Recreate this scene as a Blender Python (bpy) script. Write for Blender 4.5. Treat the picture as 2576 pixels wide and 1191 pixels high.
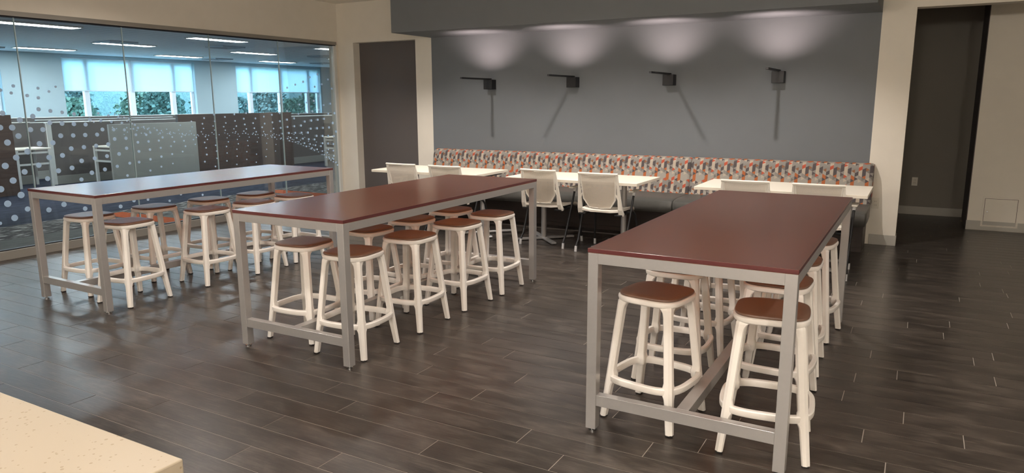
import bpy, bmesh, math, random
from mathutils import Vector, Matrix, noise
random.seed(7)
PI = math.pi
for _o in list(bpy.data.objects):
    bpy.data.objects.remove(_o, do_unlink=True)
SC = bpy.context.scene
COL = SC.collection

# ------------------------------------------------------------------ camera
CAM_H = 1.5684
YAW, PITCH, ROLL = -0.5150, 0.1880, -0.0048
F_PX = 1803.4
cam_d = bpy.data.cameras.new('camera')
cam_d.sensor_width = 36.0
cam_d.lens = F_PX * 36.0 / 2576.0
cam_d.clip_start = 0.05
cam_d.clip_end = 300
cam = bpy.data.objects.new('camera', cam_d)
COL.objects.link(cam)
fw = Vector((math.sin(YAW) * math.cos(PITCH), math.cos(YAW) * math.cos(PITCH), -math.sin(PITCH)))
r0 = Vector((math.cos(YAW), -math.sin(YAW), 0)); u0 = r0.cross(fw)
rt = r0 * math.cos(ROLL) + u0 * math.sin(ROLL)
up = -r0 * math.sin(ROLL) + u0 * math.cos(ROLL)
M3 = Matrix((rt, up, -fw)).transposed()
cam.matrix_world = Matrix.Translation((0, 0, CAM_H)) @ M3.to_4x4()
SC.camera = cam

# ------------------------------------------------------------------ world, sun, exposure
SC.view_settings.view_transform = 'Standard'
SC.view_settings.look = 'None'
SC.view_settings.gamma = 1.0
SC.view_settings.use_curve_mapping = False
SC.view_settings.exposure = 0.14
world = bpy.data.worlds.new('sky'); SC.world = world
world.use_nodes = True
wb = world.node_tree.nodes['Background']
wb.inputs[0].default_value = (0.42, 0.73, 1.0, 1)
wb.inputs[1].default_value = 8.0

def add_light(name, kind, loc, power, color, **kw):
    d = bpy.data.lights.new(name, kind)
    d.energy = power; d.color = color
    for k, v in kw.items():
        if k != 'aim': setattr(d, k, v)
    o = bpy.data.objects.new(name, d); COL.objects.link(o); o.location = loc
    if 'aim' in kw:
        o.rotation_euler = (Vector(kw['aim']) - Vector(loc)).to_track_quat('-Z', 'Y').to_euler()
    return o

add_light('sun', 'SUN', (-40, -10, 30), 4.5, (0.9, 0.95, 1.0), angle=0.01, aim=(-40 + 1.0, -10 + 1.3, 30 - 1.0))
WARM = (1.0, 0.92, 0.86)
# recessed downlights of the cafe ceiling
for x in (-5.2, -3.32, -1.44):
    add_light('downlight', 'SPOT', (x, 6.75, 3.0), 150, WARM, spot_size=2.1, spot_blend=0.5, shadow_soft_size=0.03, aim=(x, 6.9, 0))
add_light('downlight', 'SPOT', (-6.95, 6.9, 3.0), 75, WARM, spot_size=1.95, spot_blend=0.45, shadow_soft_size=0.06, aim=(-7.1, 7.1, 0))
for (x, y) in ((-6.6, 4.6), (-4.3, 4.6), (-1.9, 4.6), (-5.6, 1.9), (-3.2, 1.9), (-0.8, 1.9), (1.3, 3.6)):
    add_light('downlight', 'SPOT', (x, y, 3.0), 100, WARM, spot_size=2.7, spot_blend=0.7, shadow_soft_size=0.09, aim=(x, y, 0))
# unseen fill lamps added behind the camera to brighten front faces and upper walls
for (x, y, z) in ((-2.9, -2.2, 2.3), (-0.4, -2.3, 2.3), (2.2, -1.6, 2.3)):
    add_light('fill_light', 'POINT', (x, y, z), 150, WARM, shadow_soft_size=0.16)

# ------------------------------------------------------------------ materials
def srgb(r, g, b):
    f = lambda c: (c / 255 / 12.92) if c / 255 <= 0.04045 else ((c / 255 + 0.055) / 1.055) ** 2.4
    return (f(r), f(g), f(b), 1)

def mat(name, col, rough=0.5, metal=0.0, noise_amt=0.0, noise_scale=20.0, stretch=(1, 1, 1), bump=0.0, bump_scale=None, coat=0.0, spec=0.5, emit=None, emit_s=0.0):
    m = bpy.data.materials.new(name); m.use_nodes = True
    nt = m.node_tree; N = nt.nodes; L = nt.links
    b = N['Principled BSDF']
    b.inputs['Base Color'].default_value = col
    b.inputs['Roughness'].default_value = rough
    b.inputs['Metallic'].default_value = metal
    b.inputs['Specular IOR Level'].default_value = spec
    b.inputs['Coat Weight'].default_value = coat
    if emit:
        b.inputs['Emission Color'].default_value = emit; b.inputs['Emission Strength'].default_value = emit_s
    if noise_amt or bump:
        g = N.new('ShaderNodeNewGeometry'); mp = N.new('ShaderNodeMapping'); mp.inputs['Scale'].default_value = stretch
        L.new(g.outputs['Position'], mp.inputs['Vector'])
        nz = N.new('ShaderNodeTexNoise'); nz.inputs['Scale'].default_value = noise_scale; nz.inputs['Detail'].default_value = 4
        L.new(mp.outputs[0], nz.inputs['Vector'])
        if noise_amt:
            mr = N.new('ShaderNodeMapRange'); mr.inputs['From Min'].default_value = 0.25; mr.inputs['From Max'].default_value = 0.75
            mr.inputs['To Min'].default_value = 1 - noise_amt; mr.inputs['To Max'].default_value = 1 + noise_amt
            L.new(nz.outputs['Fac'], mr.inputs['Value'])
            mx = N.new('ShaderNodeVectorMath'); mx.operation = 'SCALE'; mx.inputs[0].default_value = col[:3]
            L.new(mr.outputs[0], mx.inputs['Scale']); L.new(mx.outputs[0], b.inputs['Base Color'])
        if bump:
            nb = N.new('ShaderNodeTexNoise'); nb.inputs['Scale'].default_value = bump_scale or noise_scale
            L.new(mp.outputs[0], nb.inputs['Vector'])
            bp = N.new('ShaderNodeBump'); bp.inputs['Strength'].default_value = bump; bp.inputs['Distance'].default_value = 0.002
            L.new(nb.outputs['Fac'], bp.inputs['Height']); L.new(bp.outputs[0], b.inputs['Normal'])
    return m

M = {}
M['wall'] = mat('cream_wall_paint', srgb(226, 219, 205), 0.75, noise_amt=0.02, noise_scale=6, bump=0.15, bump_scale=250)
M['grey_paint'] = mat('grey_wall_paint', srgb(108, 112, 115), 0.7, noise_amt=0.02, noise_scale=5, bump=0.15, bump_scale=250)
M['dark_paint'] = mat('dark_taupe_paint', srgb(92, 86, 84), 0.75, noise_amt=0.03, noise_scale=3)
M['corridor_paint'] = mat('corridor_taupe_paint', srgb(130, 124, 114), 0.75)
M['ceiling'] = mat('ceiling_paint', srgb(242, 236, 224), 0.85, noise_amt=0.02)
M['baseboard'] = mat('grey_rubber_base', srgb(172, 168, 158), 0.5)
M['white_plastic'] = mat('white_moulded_plastic', srgb(236, 231, 223), 0.42, noise_amt=0.015, noise_scale=40)
M['chair_plastic'] = mat('white_chair_plastic', srgb(232, 226, 214), 0.4)
M['pad'] = mat('brown_seat_vinyl', srgb(108, 80, 64), 0.42, noise_amt=0.05, noise_scale=90, bump=0.2, bump_scale=600)
M['dark_rubber'] = mat('dark_rubber', srgb(40, 38, 36), 0.6)
M['silver'] = mat('silver_powder_coat', srgb(176, 174, 172), 0.33, metal=0.5, noise_amt=0.02, noise_scale=60)
M['chrome'] = mat('steel_glide', srgb(190, 190, 190), 0.2, metal=1.0)
M['laminate'] = mat('white_laminate', srgb(240, 232, 216), 0.35)
M['black_metal'] = mat('black_metal', srgb(34, 34, 35), 0.4, metal=0.3)
M['sconce_black'] = mat('sconce_black', srgb(26, 26, 28), 0.45)
M['grey_sleeve'] = mat('pale_sleeve', srgb(205, 205, 205), 0.4)
M['seat_vinyl'] = mat('charcoal_vinyl', srgb(80, 79, 75), 0.4, noise_amt=0.06, noise_scale=30, bump=0.25, bump_scale=400)
M['plinth'] = mat('dark_wood_laminate', srgb(50, 40, 35), 0.45, noise_amt=0.25, noise_scale=14, stretch=(0.4, 1, 9))
M['wood_panel'] = mat('walnut_laminate', srgb(84, 68, 60), 0.45, noise_amt=0.22, noise_scale=10, stretch=(1, 0.3, 8))
M['fabric_grey'] = mat('grey_partition_fabric', srgb(104, 98, 94), 0.8, noise_amt=0.05, noise_scale=80)
M['fabric_light'] = mat('pale_grey_screen', srgb(150, 148, 140), 0.5, noise_amt=0.03, noise_scale=5)
M['white_metal'] = mat('white_metal_trim', srgb(214, 214, 208), 0.4)
M['beige_metal'] = mat('beige_metal_channel', srgb(150, 146, 138), 0.45, metal=0.3)
M['dark_line'] = mat('dark_gasket', srgb(24, 24, 30), 0.5)
M['dark_gap'] = mat('brown_gap', srgb(70, 52, 44), 0.8)
M['outlet'] = mat('ivory_outlet_plastic', srgb(214, 208, 192), 0.4)
M['office_wall'] = mat('office_wall_paint', srgb(190, 208, 212), 0.8)
M['office_trim'] = mat('office_window_frame', srgb(246, 248, 250), 0.5)
M['grout'] = mat('pale_grout', srgb(172, 163, 152), 0.8)
M['counter_base'] = mat('counter_base_laminate', srgb(140, 134, 126), 0.5)
M['vent'] = mat('vent_metal', srgb(196, 204, 210), 0.5)
M['led'] = mat('led_diffuser', (1, 1, 1, 1), 0.5, emit=(0.88, 0.95, 1.0, 1), emit_s=55)
M['sconce_led'] = mat('sconce_led', (1, 1, 1, 1), 0.5, emit=(1.0, 0.82, 0.74, 1), emit_s=6)
M['bark'] = mat('bark', srgb(96, 88, 76), 0.9)
M['field'] = mat('field_ground', srgb(120, 134, 110), 0.9, noise_amt=0.3, noise_scale=0.4)
M['mesh_black'] = mat('black_mesh_fabric', srgb(30, 32, 38), 0.7)
for i, c in enumerate(((78, 92, 78), (94, 106, 84), (98, 108, 98))):
    M['leaf%d' % i] = mat('tree_foliage', srgb(*c), 0.85, noise_amt=0.55, noise_scale=7.0)

def nodes(m):
    return m.node_tree.nodes, m.node_tree.links

# floor planks: wood-look tile, tone varies per plank
m = mat('plank_tile', srgb(84, 74, 66), 0.34); N, L = nodes(m); b = N['Principled BSDF']
g = N.new('ShaderNodeNewGeometry'); oi = N.new('ShaderNodeObjectInfo')
ad = N.new('ShaderNodeMath'); ad.operation = 'ADD'; L.new(g.outputs['Random Per Island'], ad.inputs[0]); L.new(oi.outputs['Random'], ad.inputs[1])
fr = N.new('ShaderNodeMath'); fr.operation = 'FRACT'; L.new(ad.outputs[0], fr.inputs[0])
sh = N.new('ShaderNodeVectorMath'); sh.operation = 'ADD'
cb = N.new('ShaderNodeCombineXYZ'); m7 = N.new('ShaderNodeMath'); m7.operation = 'MULTIPLY'; m7.inputs[1].default_value = 37.0
L.new(fr.outputs[0], m7.inputs[0]); L.new(m7.outputs[0], cb.inputs[2]); L.new(g.outputs['Position'], sh.inputs[0]); L.new(cb.outputs[0], sh.inputs[1])
mp = N.new('ShaderNodeMapping'); mp.inputs['Scale'].default_value = (1.9, 5.0, 1); L.new(sh.outputs[0], mp.inputs[0])
n1 = N.new('ShaderNodeTexNoise'); n1.inputs['Scale'].default_value = 2.2; n1.inputs['Detail'].default_value = 7; n1.inputs['Roughness'].default_value = 0.68; L.new(mp.outputs[0], n1.inputs['Vector'])
mp2 = N.new('ShaderNodeMapping'); mp2.inputs['Scale'].default_value = (4, 60, 1); L.new(sh.outputs[0], mp2.inputs[0])
n2 = N.new('ShaderNodeTexNoise'); n2.inputs['Scale'].default_value = 2.0; n2.inputs['Detail'].default_value = 3; L.new(mp2.outputs[0], n2.inputs['Vector'])
cr = N.new('ShaderNodeValToRGB'); e = cr.color_ramp.elements
e[0].position = 0.34; e[0].color = srgb(42, 37, 34); e[1].position = 0.70; e[1].color = srgb(87, 79, 72)
e2 = e.new(0.5); e2.color = srgb(59, 53, 48)
mixn = N.new('ShaderNodeMath'); mixn.operation = 'MULTIPLY_ADD'; L.new(n2.outputs['Fac'], mixn.inputs[0]); mixn.inputs[1].default_value = 0.35
t_ = N.new('ShaderNodeMath'); t_.operation = 'MULTIPLY_ADD'; L.new(n1.outputs['Fac'], t_.inputs[0]); t_.inputs[1].default_value = 0.9; t_.inputs[2].default_value = -0.12
L.new(t_.outputs[0], mixn.inputs[2]); L.new(mixn.outputs[0], cr.inputs[0])
mr = N.new('ShaderNodeMapRange'); mr.inputs['To Min'].default_value = 0.86; mr.inputs['To Max'].default_value = 1.12; L.new(fr.outputs[0], mr.inputs['Value'])
sc = N.new('ShaderNodeVectorMath'); sc.operation = 'SCALE'; L.new(cr.outputs[0], sc.inputs[0]); L.new(mr.outputs[0], sc.inputs['Scale']); L.new(sc.outputs[0], b.inputs['Base Color'])
rr = N.new('ShaderNodeMapRange'); rr.inputs['To Min'].default_value = 0.22; rr.inputs['To Max'].default_value = 0.42; L.new(n1.outputs['Fac'], rr.inputs['Value']); L.new(rr.outputs[0], b.inputs['Roughness'])
bpn = N.new('ShaderNodeBump'); bpn.inputs['Strength'].default_value = 0.25; bpn.inputs['Distance'].default_value = 0.002; L.new(n2.outputs['Fac'], bpn.inputs['Height']); L.new(bpn.outputs[0], b.inputs['Normal'])
M['plank'] = m

# back-painted frosted glass of the high tables: glows orange where light passes through
m = mat('maroon_frosted_glass', srgb(108, 87, 82), 0.24, spec=1.0, coat=0.9); N, L = nodes(m)
tr = N.new('ShaderNodeBsdfTranslucent'); tr.inputs[0].default_value = (1.0, 0.54, 0.28, 1)
mx = N.new('ShaderNodeMixShader'); mx.inputs[0].default_value = 0.48
L.new(N['Principled BSDF'].outputs[0], mx.inputs[1]); L.new(tr.outputs[0], mx.inputs[2]); L.new(mx.outputs[0], N['Material Output'].inputs[0])
M['table_glass'] = m
m.node_tree.nodes['Principled BSDF'].inputs['IOR'].default_value = 1.6
m.node_tree.nodes['Principled BSDF'].inputs['Coat Roughness'].default_value = 0.22
M['table_edge'] = mat('maroon_glass_edge', srgb(92, 50, 50), 0.2)

def thin_glass(name, tint, refl):
    m = bpy.data.materials.new(name); m.use_nodes = True; N, L = nodes(m); N.remove(N['Principled BSDF'])
    t = N.new('ShaderNodeBsdfTransparent'); t.inputs[0].default_value = tint
    g = N.new('ShaderNodeBsdfGlossy'); g.inputs['Roughness'].default_value = 0.0
    f = N.new('ShaderNodeFresnel'); f.inputs[0].default_value = 1.45
    k = N.new('ShaderNodeMath'); k.operation = 'MULTIPLY'; k.inputs[1].default_value = refl; L.new(f.outputs[0], k.inputs[0])
    mx = N.new('ShaderNodeMixShader'); L.new(k.outputs[0], mx.inputs[0]); L.new(t.outputs[0], mx.inputs[1]); L.new(g.outputs[0], mx.inputs[2])
    L.new(mx.outputs[0], N['Material Output'].inputs[0]); return m
M['glass'] = thin_glass('clear_wall_glass', (0.93, 0.97, 0.98, 1), 0.5)
M['window_glass'] = thin_glass('window_glass', (0.86, 0.95, 1.0, 1), 0.6)

def translucent(name, col, fac, tcol=None, rough=0.6):
    m = mat(name, col, rough); N, L = nodes(m)
    tr = N.new('ShaderNodeBsdfTranslucent'); tr.inputs[0].default_value = tcol or col
    mx = N.new('ShaderNodeMixShader'); mx.inputs[0].default_value = fac
    L.new(N['Principled BSDF'].outputs[0], mx.inputs[1]); L.new(tr.outputs[0], mx.inputs[2]); L.new(mx.outputs[0], N['Material Output'].inputs[0]); return m
M['blind'] = translucent('roller_blind_fabric', srgb(240, 246, 248), 0.8)
M['dot'] = translucent('frosted_vinyl', srgb(226, 240, 255), 0.78)
M['seam'] = translucent('glass_edge_seam', srgb(200, 215, 215), 0.4)

# ceiling tiles far beyond the glass: too thin a grid to tell apart
m = mat('office_ceiling_tile', srgb(246, 250, 252), 0.85); N, L = nodes(m)
g = N.new('ShaderNodeNewGeometry'); sx = N.new('ShaderNodeSeparateXYZ'); L.new(g.outputs['Position'], sx.inputs[0])
w = N.new('ShaderNodeMath'); w.operation = 'PINGPONG'; w.inputs[1].default_value = 0.15; L.new(sx.outputs[0], w.inputs[0])
c = N.new('ShaderNodeMath'); c.operation = 'LESS_THAN'; c.inputs[1].default_value = 0.014; L.new(w.outputs[0], c.inputs[0])
mc = N.new('ShaderNodeMix'); mc.data_type = 'RGBA'; mc.inputs[6].default_value = srgb(246, 250, 252); mc.inputs[7].default_value = srgb(176, 184, 190)
L.new(c.outputs[0], mc.inputs[0]); L.new(mc.outputs[2], N['Principled BSDF'].inputs['Base Color'])
M['office_ceiling'] = m

def carpet(name, ca, cb_, streak, lo, hi):
    m = mat(name, ca, 0.95, spec=0.2); N, L = nodes(m)
    g = N.new('ShaderNodeNewGeometry'); mp = N.new('ShaderNodeMapping'); mp.inputs['Scale'].default_value = streak
    L.new(g.outputs['Position'], mp.inputs[0])
    n = N.new('ShaderNodeTexNoise'); n.inputs['Scale'].default_value = 3; n.inputs['Detail'].default_value = 5; L.new(mp.outputs[0], n.inputs['Vector'])
    cr = N.new('ShaderNodeValToRGB'); cr.color_ramp.elements[0].position = lo; cr.color_ramp.elements[0].color = ca
    cr.color_ramp.elements[1].position = hi; cr.color_ramp.elements[1].color = cb_
    L.new(n.outputs['Fac'], cr.inputs[0]); L.new(cr.outputs[0], N['Principled BSDF'].inputs['Base Color']); return m
M['carpet_navy'] = carpet('navy_carpet', srgb(34, 38, 52), srgb(62, 66, 80), (4, 1.2, 1), 0.4, 0.7)
M['carpet_grey'] = carpet('streaked_grey_carpet', srgb(84, 80, 76), srgb(214, 208, 200), (9, 2.2, 1), 0.52, 0.66)
M['carpet_plain'] = carpet('plain_grey_carpet', srgb(112, 110, 104), srgb(130, 128, 122), (7, 2, 1), 0.4, 0.7)
M['carpet_orange'] = carpet('orange_carpet', srgb(190, 84, 36), srgb(210, 104, 48), (7, 7, 1), 0.4, 0.7)

# quartz top with small flecks
m = mat('quartz', srgb(226, 206, 172), 0.35); N, L = nodes(m)
g = N.new('ShaderNodeNewGeometry'); v = N.new('ShaderNodeTexVoronoi'); v.inputs['Scale'].default_value = 70; L.new(g.outputs['Position'], v.inputs['Vector'])
n = N.new('ShaderNodeTexNoise'); n.inputs['Scale'].default_value = 9; L.new(g.outputs['Position'], n.inputs['Vector'])
th = N.new('ShaderNodeMath'); th.operation = 'MULTIPLY'; th.inputs[1].default_value = 0.5; L.new(n.outputs['Fac'], th.inputs[0])
lt = N.new('ShaderNodeMath'); lt.operation = 'LESS_THAN'; L.new(v.outputs['Distance'], lt.inputs[0])
sb = N.new('ShaderNodeMath'); sb.operation = 'SUBTRACT'; sb.inputs[1].default_value = 0.1; L.new(th.outputs[0], sb.inputs[0]); L.new(sb.outputs[0], lt.inputs[1])
mc = N.new('ShaderNodeMix'); mc.data_type = 'RGBA'; mc.inputs[6].default_value = srgb(178, 166, 145); mc.inputs[7].default_value = srgb(156, 140, 114)
L.new(lt.outputs[0], mc.inputs[0]); L.new(mc.outputs[2], N['Principled BSDF'].inputs['Base Color'])
M['quartz'] = m

# perforated chair-back plastic
m = mat('perforated_white_plastic', srgb(228, 220, 208), 0.45); N, L = nodes(m)
g = N.new('ShaderNodeTexCoord'); sx = N.new('ShaderNodeSeparateXYZ'); L.new(g.outputs['Object'], sx.inputs[0])
def sinw(out, k):
    a = N.new('ShaderNodeMath'); a.operation = 'MULTIPLY'; a.inputs[1].default_value = k; L.new(out, a.inputs[0])
    s = N.new('ShaderNodeMath'); s.operation = 'SINE'; L.new(a.outputs[0], s.inputs[0]); return s.outputs[0]
p = N.new('ShaderNodeMath'); p.operation = 'MULTIPLY'; L.new(sinw(sx.outputs[0], 520), p.inputs[0]); L.new(sinw(sx.outputs[2], 520), p.inputs[1])
gt = N.new('ShaderNodeMath'); gt.operation = 'GREATER_THAN'; gt.inputs[1].default_value = 0.74; L.new(p.outputs[0], gt.inputs[0])
tp = N.new('ShaderNodeBsdfTransparent'); mx = N.new('ShaderNodeMixShader'); L.new(gt.outputs[0], mx.inputs[0])
L.new(N['Principled BSDF'].outputs[0], mx.inputs[1]); L.new(tp.outputs[0], mx.inputs[2]); L.new(mx.outputs[0], N['Material Output'].inputs[0])
M['perforated'] = m

# printed upholstery: colour is stored per woven triangle
m = mat('geometric_upholstery', (1, 1, 1, 1), 0.8, bump=0.2, noise_scale=500); N, L = nodes(m)
va = N.new('ShaderNodeVertexColor'); va.layer_name = 'weave'; L.new(va.outputs[0], N['Principled BSDF'].inputs['Base Color'])
M['upholstery'] = m

# ------------------------------------------------------------------ mesh helpers
class MB:
    def __init__(self): self.bm = bmesh.new(); self.mats = []
    def mi(self, m):
        if m not in self.mats: self.mats.append(m)
        return self.mats.index(m)
    def _absorb(self, b2, m, smooth=False):
        i = self.mi(m)
        for f in b2.faces: f.material_index = i; f.smooth = smooth
        if smooth:
            for e in b2.edges:
                if len(e.link_faces) == 2 and e.calc_face_angle(0) > 0.62: e.smooth = False
        me = bpy.data.meshes.new('tmp'); b2.to_mesh(me); b2.free(); self.bm.from_mesh(me); bpy.data.meshes.remove(me)
    def box(self, a, b, m, bev=0.0, seg=2, mtx=None):
        t = bmesh.new(); bmesh.ops.create_cube(t, size=1)
        a = Vector(a); b = Vector(b); c = (a + b) / 2; s = b - a
        for v in t.verts: v.co = Vector((v.co.x * s.x + c.x, v.co.y * s.y + c.y, v.co.z * s.z + c.z))
        if bev: bmesh.ops.bevel(t, geom=t.edges[:] , offset=bev, segments=seg, affect='EDGES', profile=0.5)
        if mtx is not None: bmesh.ops.transform(t, matrix=mtx, verts=t.verts)
        self._absorb(t, m, False); return self
    def loft(self, rings, m, smooth=True, cap=True, closed=False):
        t = bmesh.new(); R = [[t.verts.new(p) for p in r] for r in rings]; n = len(R[0])
        pairs = list(zip(R[:-1], R[1:])) + ([(R[-1], R[0])] if closed else [])
        for p, q in pairs:
            for i in range(n): t.faces.new((p[i], p[(i + 1) % n], q[(i + 1) % n], q[i]))
        if cap and not closed: t.faces.new(R[0][::-1]); t.faces.new(R[-1])
        bmesh.ops.recalc_face_normals(t, faces=t.faces)
        self._absorb(t, m, smooth); return self
    def tube(self, pts, r, m, n=10, smooth=True):
        pts = [Vector(p) for p in pts]; rings = []; ref = None
        for i, p in enumerate(pts):
            d = (pts[min(i + 1, len(pts) - 1)] - pts[max(i - 1, 0)]).normalized()
            if ref is None:
                ref = Vector((0, 0, 1)) if abs(d.z) < 0.9 else Vector((1, 0, 0))
            a = d.cross(ref).normalized(); b = d.cross(a).normalized(); ref = b.cross(d) if False else ref
            rr = r[i] if isinstance(r, (list, tuple)) else r
            rings.append([p + a * rr * math.cos(2 * PI * k / n) + b * rr * math.sin(2 * PI * k / n) for k in range(n)])
        return self.loft(rings, m, smooth)
    def cyl(self, c, r, z0, z1, m, n=20):
        return self.loft([[(c[0] + r * math.cos(2 * PI * k / n), c[1] + r * math.sin(2 * PI * k / n), z) for k in range(n)] for z in (z0, z1)], m, False)
    def build(self, name, parent=None, **props):
        me = bpy.data.meshes.new(name); self.bm.to_mesh(me); self.bm.free()
        for m_ in self.mats: me.materials.append(m_)
        o = bpy.data.objects.new(name, me); COL.objects.link(o)
        if parent: o.parent = parent
        for k, v in props.items(): o[k] = v
        if not parent and 'kind' not in props and 'label' not in props: pass
        return o

def thing(name, label, cat, loc=(0, 0, 0), rz=0.0, group=None):
    o = bpy.data.objects.new(name, None); COL.objects.link(o); o.empty_display_size = 0.1
    o.location = loc; o.rotation_euler = (0, 0, rz); o['label'] = label; o['category'] = cat
    if group: o['group'] = group
    return o

def copy_tree(o, parent=None):
    c = o.copy(); COL.objects.link(c)
    if parent: c.parent = parent
    for ch in o.children: copy_tree(ch, c)
    return c

def struct(name, mb, parent=None):
    return mb.build(name, parent, **({'kind': 'structure'} if parent is None else {}))

def superel(a, b, n, k, cx=0, cy=0, z=0):
    out = []
    for i in range(k):
        t = 2 * PI * i / k; c, s = math.cos(t), math.sin(t)
        out.append((cx + a * math.copysign(abs(c) ** (2 / n), c), cy + b * math.copysign(abs(s) ** (2 / n), s), z))
    return out

# ================================================================== ROOM SHELL
YB = 8.64; XL = -7.97; HC = 3.03
b = MB(); b.box((-8.3, -3.2, -0.3), (4.2, 11.4, -0.0015), M['grout']); floor = struct('floor', b)
b = MB(); b.box((-8.12, -3.2, HC), (4.2, 8.84, HC + 0.15), M['ceiling']); struct('ceiling', b)
b = MB()
for a, c, m in (((-8.12, YB, 0), (-7.66, 8.84, HC), 'wall'), ((-7.66, YB, 2.44), (-6.485, 8.84, HC), 'wall'), ((-6.485, YB, 0), (-6.2, 8.84, HC), 'wall'),
                ((-6.2, YB, 0), (-0.455, 8.84, HC), 'grey_paint'), ((-0.455, YB, 0), (-0.142, 8.84, HC), 'wall'),
                ((-0.142, YB, 2.48), (2.6, 8.84, HC), 'wall'), ((2.6, YB, 0), (4.2, 8.84, HC), 'wall')):
    b.box(a, c, M[m])
struct('wall_back', b)
b = MB(); b.box((-7.7, 8.84, 0), (-6.4, 8.95, 2.6), M['dark_paint']); b.box((-7.66, 8.78, 0), (-6.485, 8.845, 2.44), M['dark_paint']); struct('wall_recess', b)
b = MB(); b.box((-6.2, 7.75, 2.45), (-0.455, YB, HC), M['grey_paint']); b.build('bulkhead', kind='structure')
b = MB()
b.box((-8.12, -3.2, 2.462), (XL, YB, HC), M['wall']); b.box((-8.12, -3.2, 0), (XL, 1.72, 2.462), M['wall']); b.box((-8.12, 8.60, 0), (XL, YB, 2.462), M['wall'])
struct('wall_left', b)
b = MB(); b.box((4.0, -3.2, 0), (4.2, 11.4, HC), M['wall']); struct('wall_right', b)
b = MB(); b.box((-8.12, -3.2, 0), (4.0, -3.0, HC), M['wall']); struct('wall_front', b)
# corridor seen through the right opening
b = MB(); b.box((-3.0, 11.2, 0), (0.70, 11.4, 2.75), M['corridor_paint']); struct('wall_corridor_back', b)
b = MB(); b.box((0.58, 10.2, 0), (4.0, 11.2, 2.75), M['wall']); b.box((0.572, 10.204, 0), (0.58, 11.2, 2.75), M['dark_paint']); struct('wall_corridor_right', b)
b = MB(); b.box((-3.2, 8.84, 0), (-3.0, 11.4, 2.75), M['wall']); struct('wall_corridor_left', b)
b = MB(); b.box((-3.2, 8.84, 2.75), (4.2, 11.4, 2.9), M['ceiling']); struct('ceiling_corridor', b)
# rubber bases
for nm, a, c in (('baseboard_back', (-0.40, YB - 0.008, 0), (-0.134, YB, 0.112)), ('baseboard_left', (-7.97, YB - 0.008, 0), (-7.66, YB, 0.112)),
                 ('baseboard_middle', (-6.485, YB - 0.008, 0), (-6.2, YB, 0.112)),
                 ('baseboard_corridor', (-3.0, 11.192, 0), (0.572, 11.2, 0.112)), ('baseboard_right', (0.572, 10.192, 0), (4.0, 10.2, 0.112))):
    b = MB(); b.box(a, c, M['baseboard'], 0.002, 1); struct(nm, b)
b = MB(); b.box((-0.142, YB, 0), (-0.134, 8.84, 0.112), M['baseboard']); struct('baseboard_jamb', b)

# ------------------------------------------------------------------ floor planks
PITCH_Y = 0.1555; Y0 = 2.242; PL = 1.215; GAP = 0.004
known = {1: 0.0}
JO = {}
for (x, ylo) in ((-2.158, 2.086), (-2.571, 1.93), (-2.68, 2.243), (-1.847, 2.4), (-1.27, 2.556), (-1.515, 2.712), (-2.172, 2.87), (-1.965, 3.03), (-2.437, 3.19), (-1.873, 3.345),
                 (-2.543, 3.504), (-2.13, 3.657), (0.05, 3.766), (-0.24, 3.923), (-0.205, 4.23), (0.004, 4.387), (0.487, 4.531), (-0.15, 4.70), (0.40, 4.843), (0.252, 5.317), (0.038, 5.468), (0.295, 5.624), (0.648, 5.774)):
    JO[round((ylo - Y0) / PITCH_Y)] = x
um = bpy.data.meshes.new('plank'); _b = bmesh.new(); bmesh.ops.create_cube(_b, size=1); _b.to_mesh(um); _b.free(); um.materials.append(M['plank'])
def to_px(p):
    q = Vector(p) - Vector((0, 0, CAM_H)); d = q.dot(fw)
    if d < 0.2: return None
    return (1288 + F_PX * q.dot(rt) / d, 595.5 - F_PX * q.dot(up) / d, d)
planks = []
for r in range(-34, 59):
    ya = Y0 + r * PITCH_Y; yb = ya + PITCH_Y - GAP
    ya_ = max(ya, -3.0); yb_ = min(yb, 11.19)
    if yb_ - ya_ < 0.01: continue
    x0 = JO.get(r, random.uniform(0, PL))
    k = math.floor((-7.95 - x0) / PL); x = x0 + k * PL
    while x < 4.0:
        xa, xb = x + GAP / 2, x + PL - GAP / 2; x += PL
        lo, hi = (-7.945, 4.0)
        segs = [(max(xa, lo), min(xb, hi))]
        if yb_ > YB - 0.01:
            segs = [(max(xa, -2.99), min(xb, 0.57 if yb_ > 10.19 else 4.0))]
            if ya_ < YB and yb_ < 8.9: segs.append((max(xa, -7.66), min(xb, -6.485)))
        for (a, c) in segs:
            if c - a > 0.03:
                pc = to_px(((a + c) / 2, (ya_ + yb_) / 2, 0)); vis = False
                for fx in (0, 0.25, 0.5, 0.75, 1):
                    q = to_px((a + (c - a) * fx, (ya_ + yb_) / 2, 0))
                    if q and 0 < q[0] < 2576 and 0 < q[1] < 1191: vis = True
                planks.append((((pc[2] if (pc and vis) else 1e3)), a, c, ya_, yb_))
planks.sort(key=lambda t: t[0])
for (_, a, c, ya, yb) in planks[:296]:
    o = bpy.data.objects.new('plank', um); COL.objects.link(o); o.parent = floor
    o.location = ((a + c) / 2, (ya + yb) / 2, -0.00075); o.scale = (c - a, yb - ya, 0.0015)
bm = bmesh.new()
for (_, a, c, ya, yb) in planks[296:]:
    v = [bm.verts.new((x, y, z)) for z in (-0.0015, 0) for x, y in ((a, ya), (c, ya), (c, yb), (a, yb))]
    for f in ((4, 5, 6, 7), (0, 1, 5, 4), (1, 2, 6, 5), (2, 3, 7, 6), (3, 0, 4, 7)): bm.faces.new([v[i] for i in f])
me = bpy.data.meshes.new('distant_planks'); bm.to_mesh(me); bm.free(); me.materials.append(M['plank'])
o = bpy.data.objects.new('distant_planks', me); COL.objects.link(o); o.parent = floor; o['kind'] = 'stuff'

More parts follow.
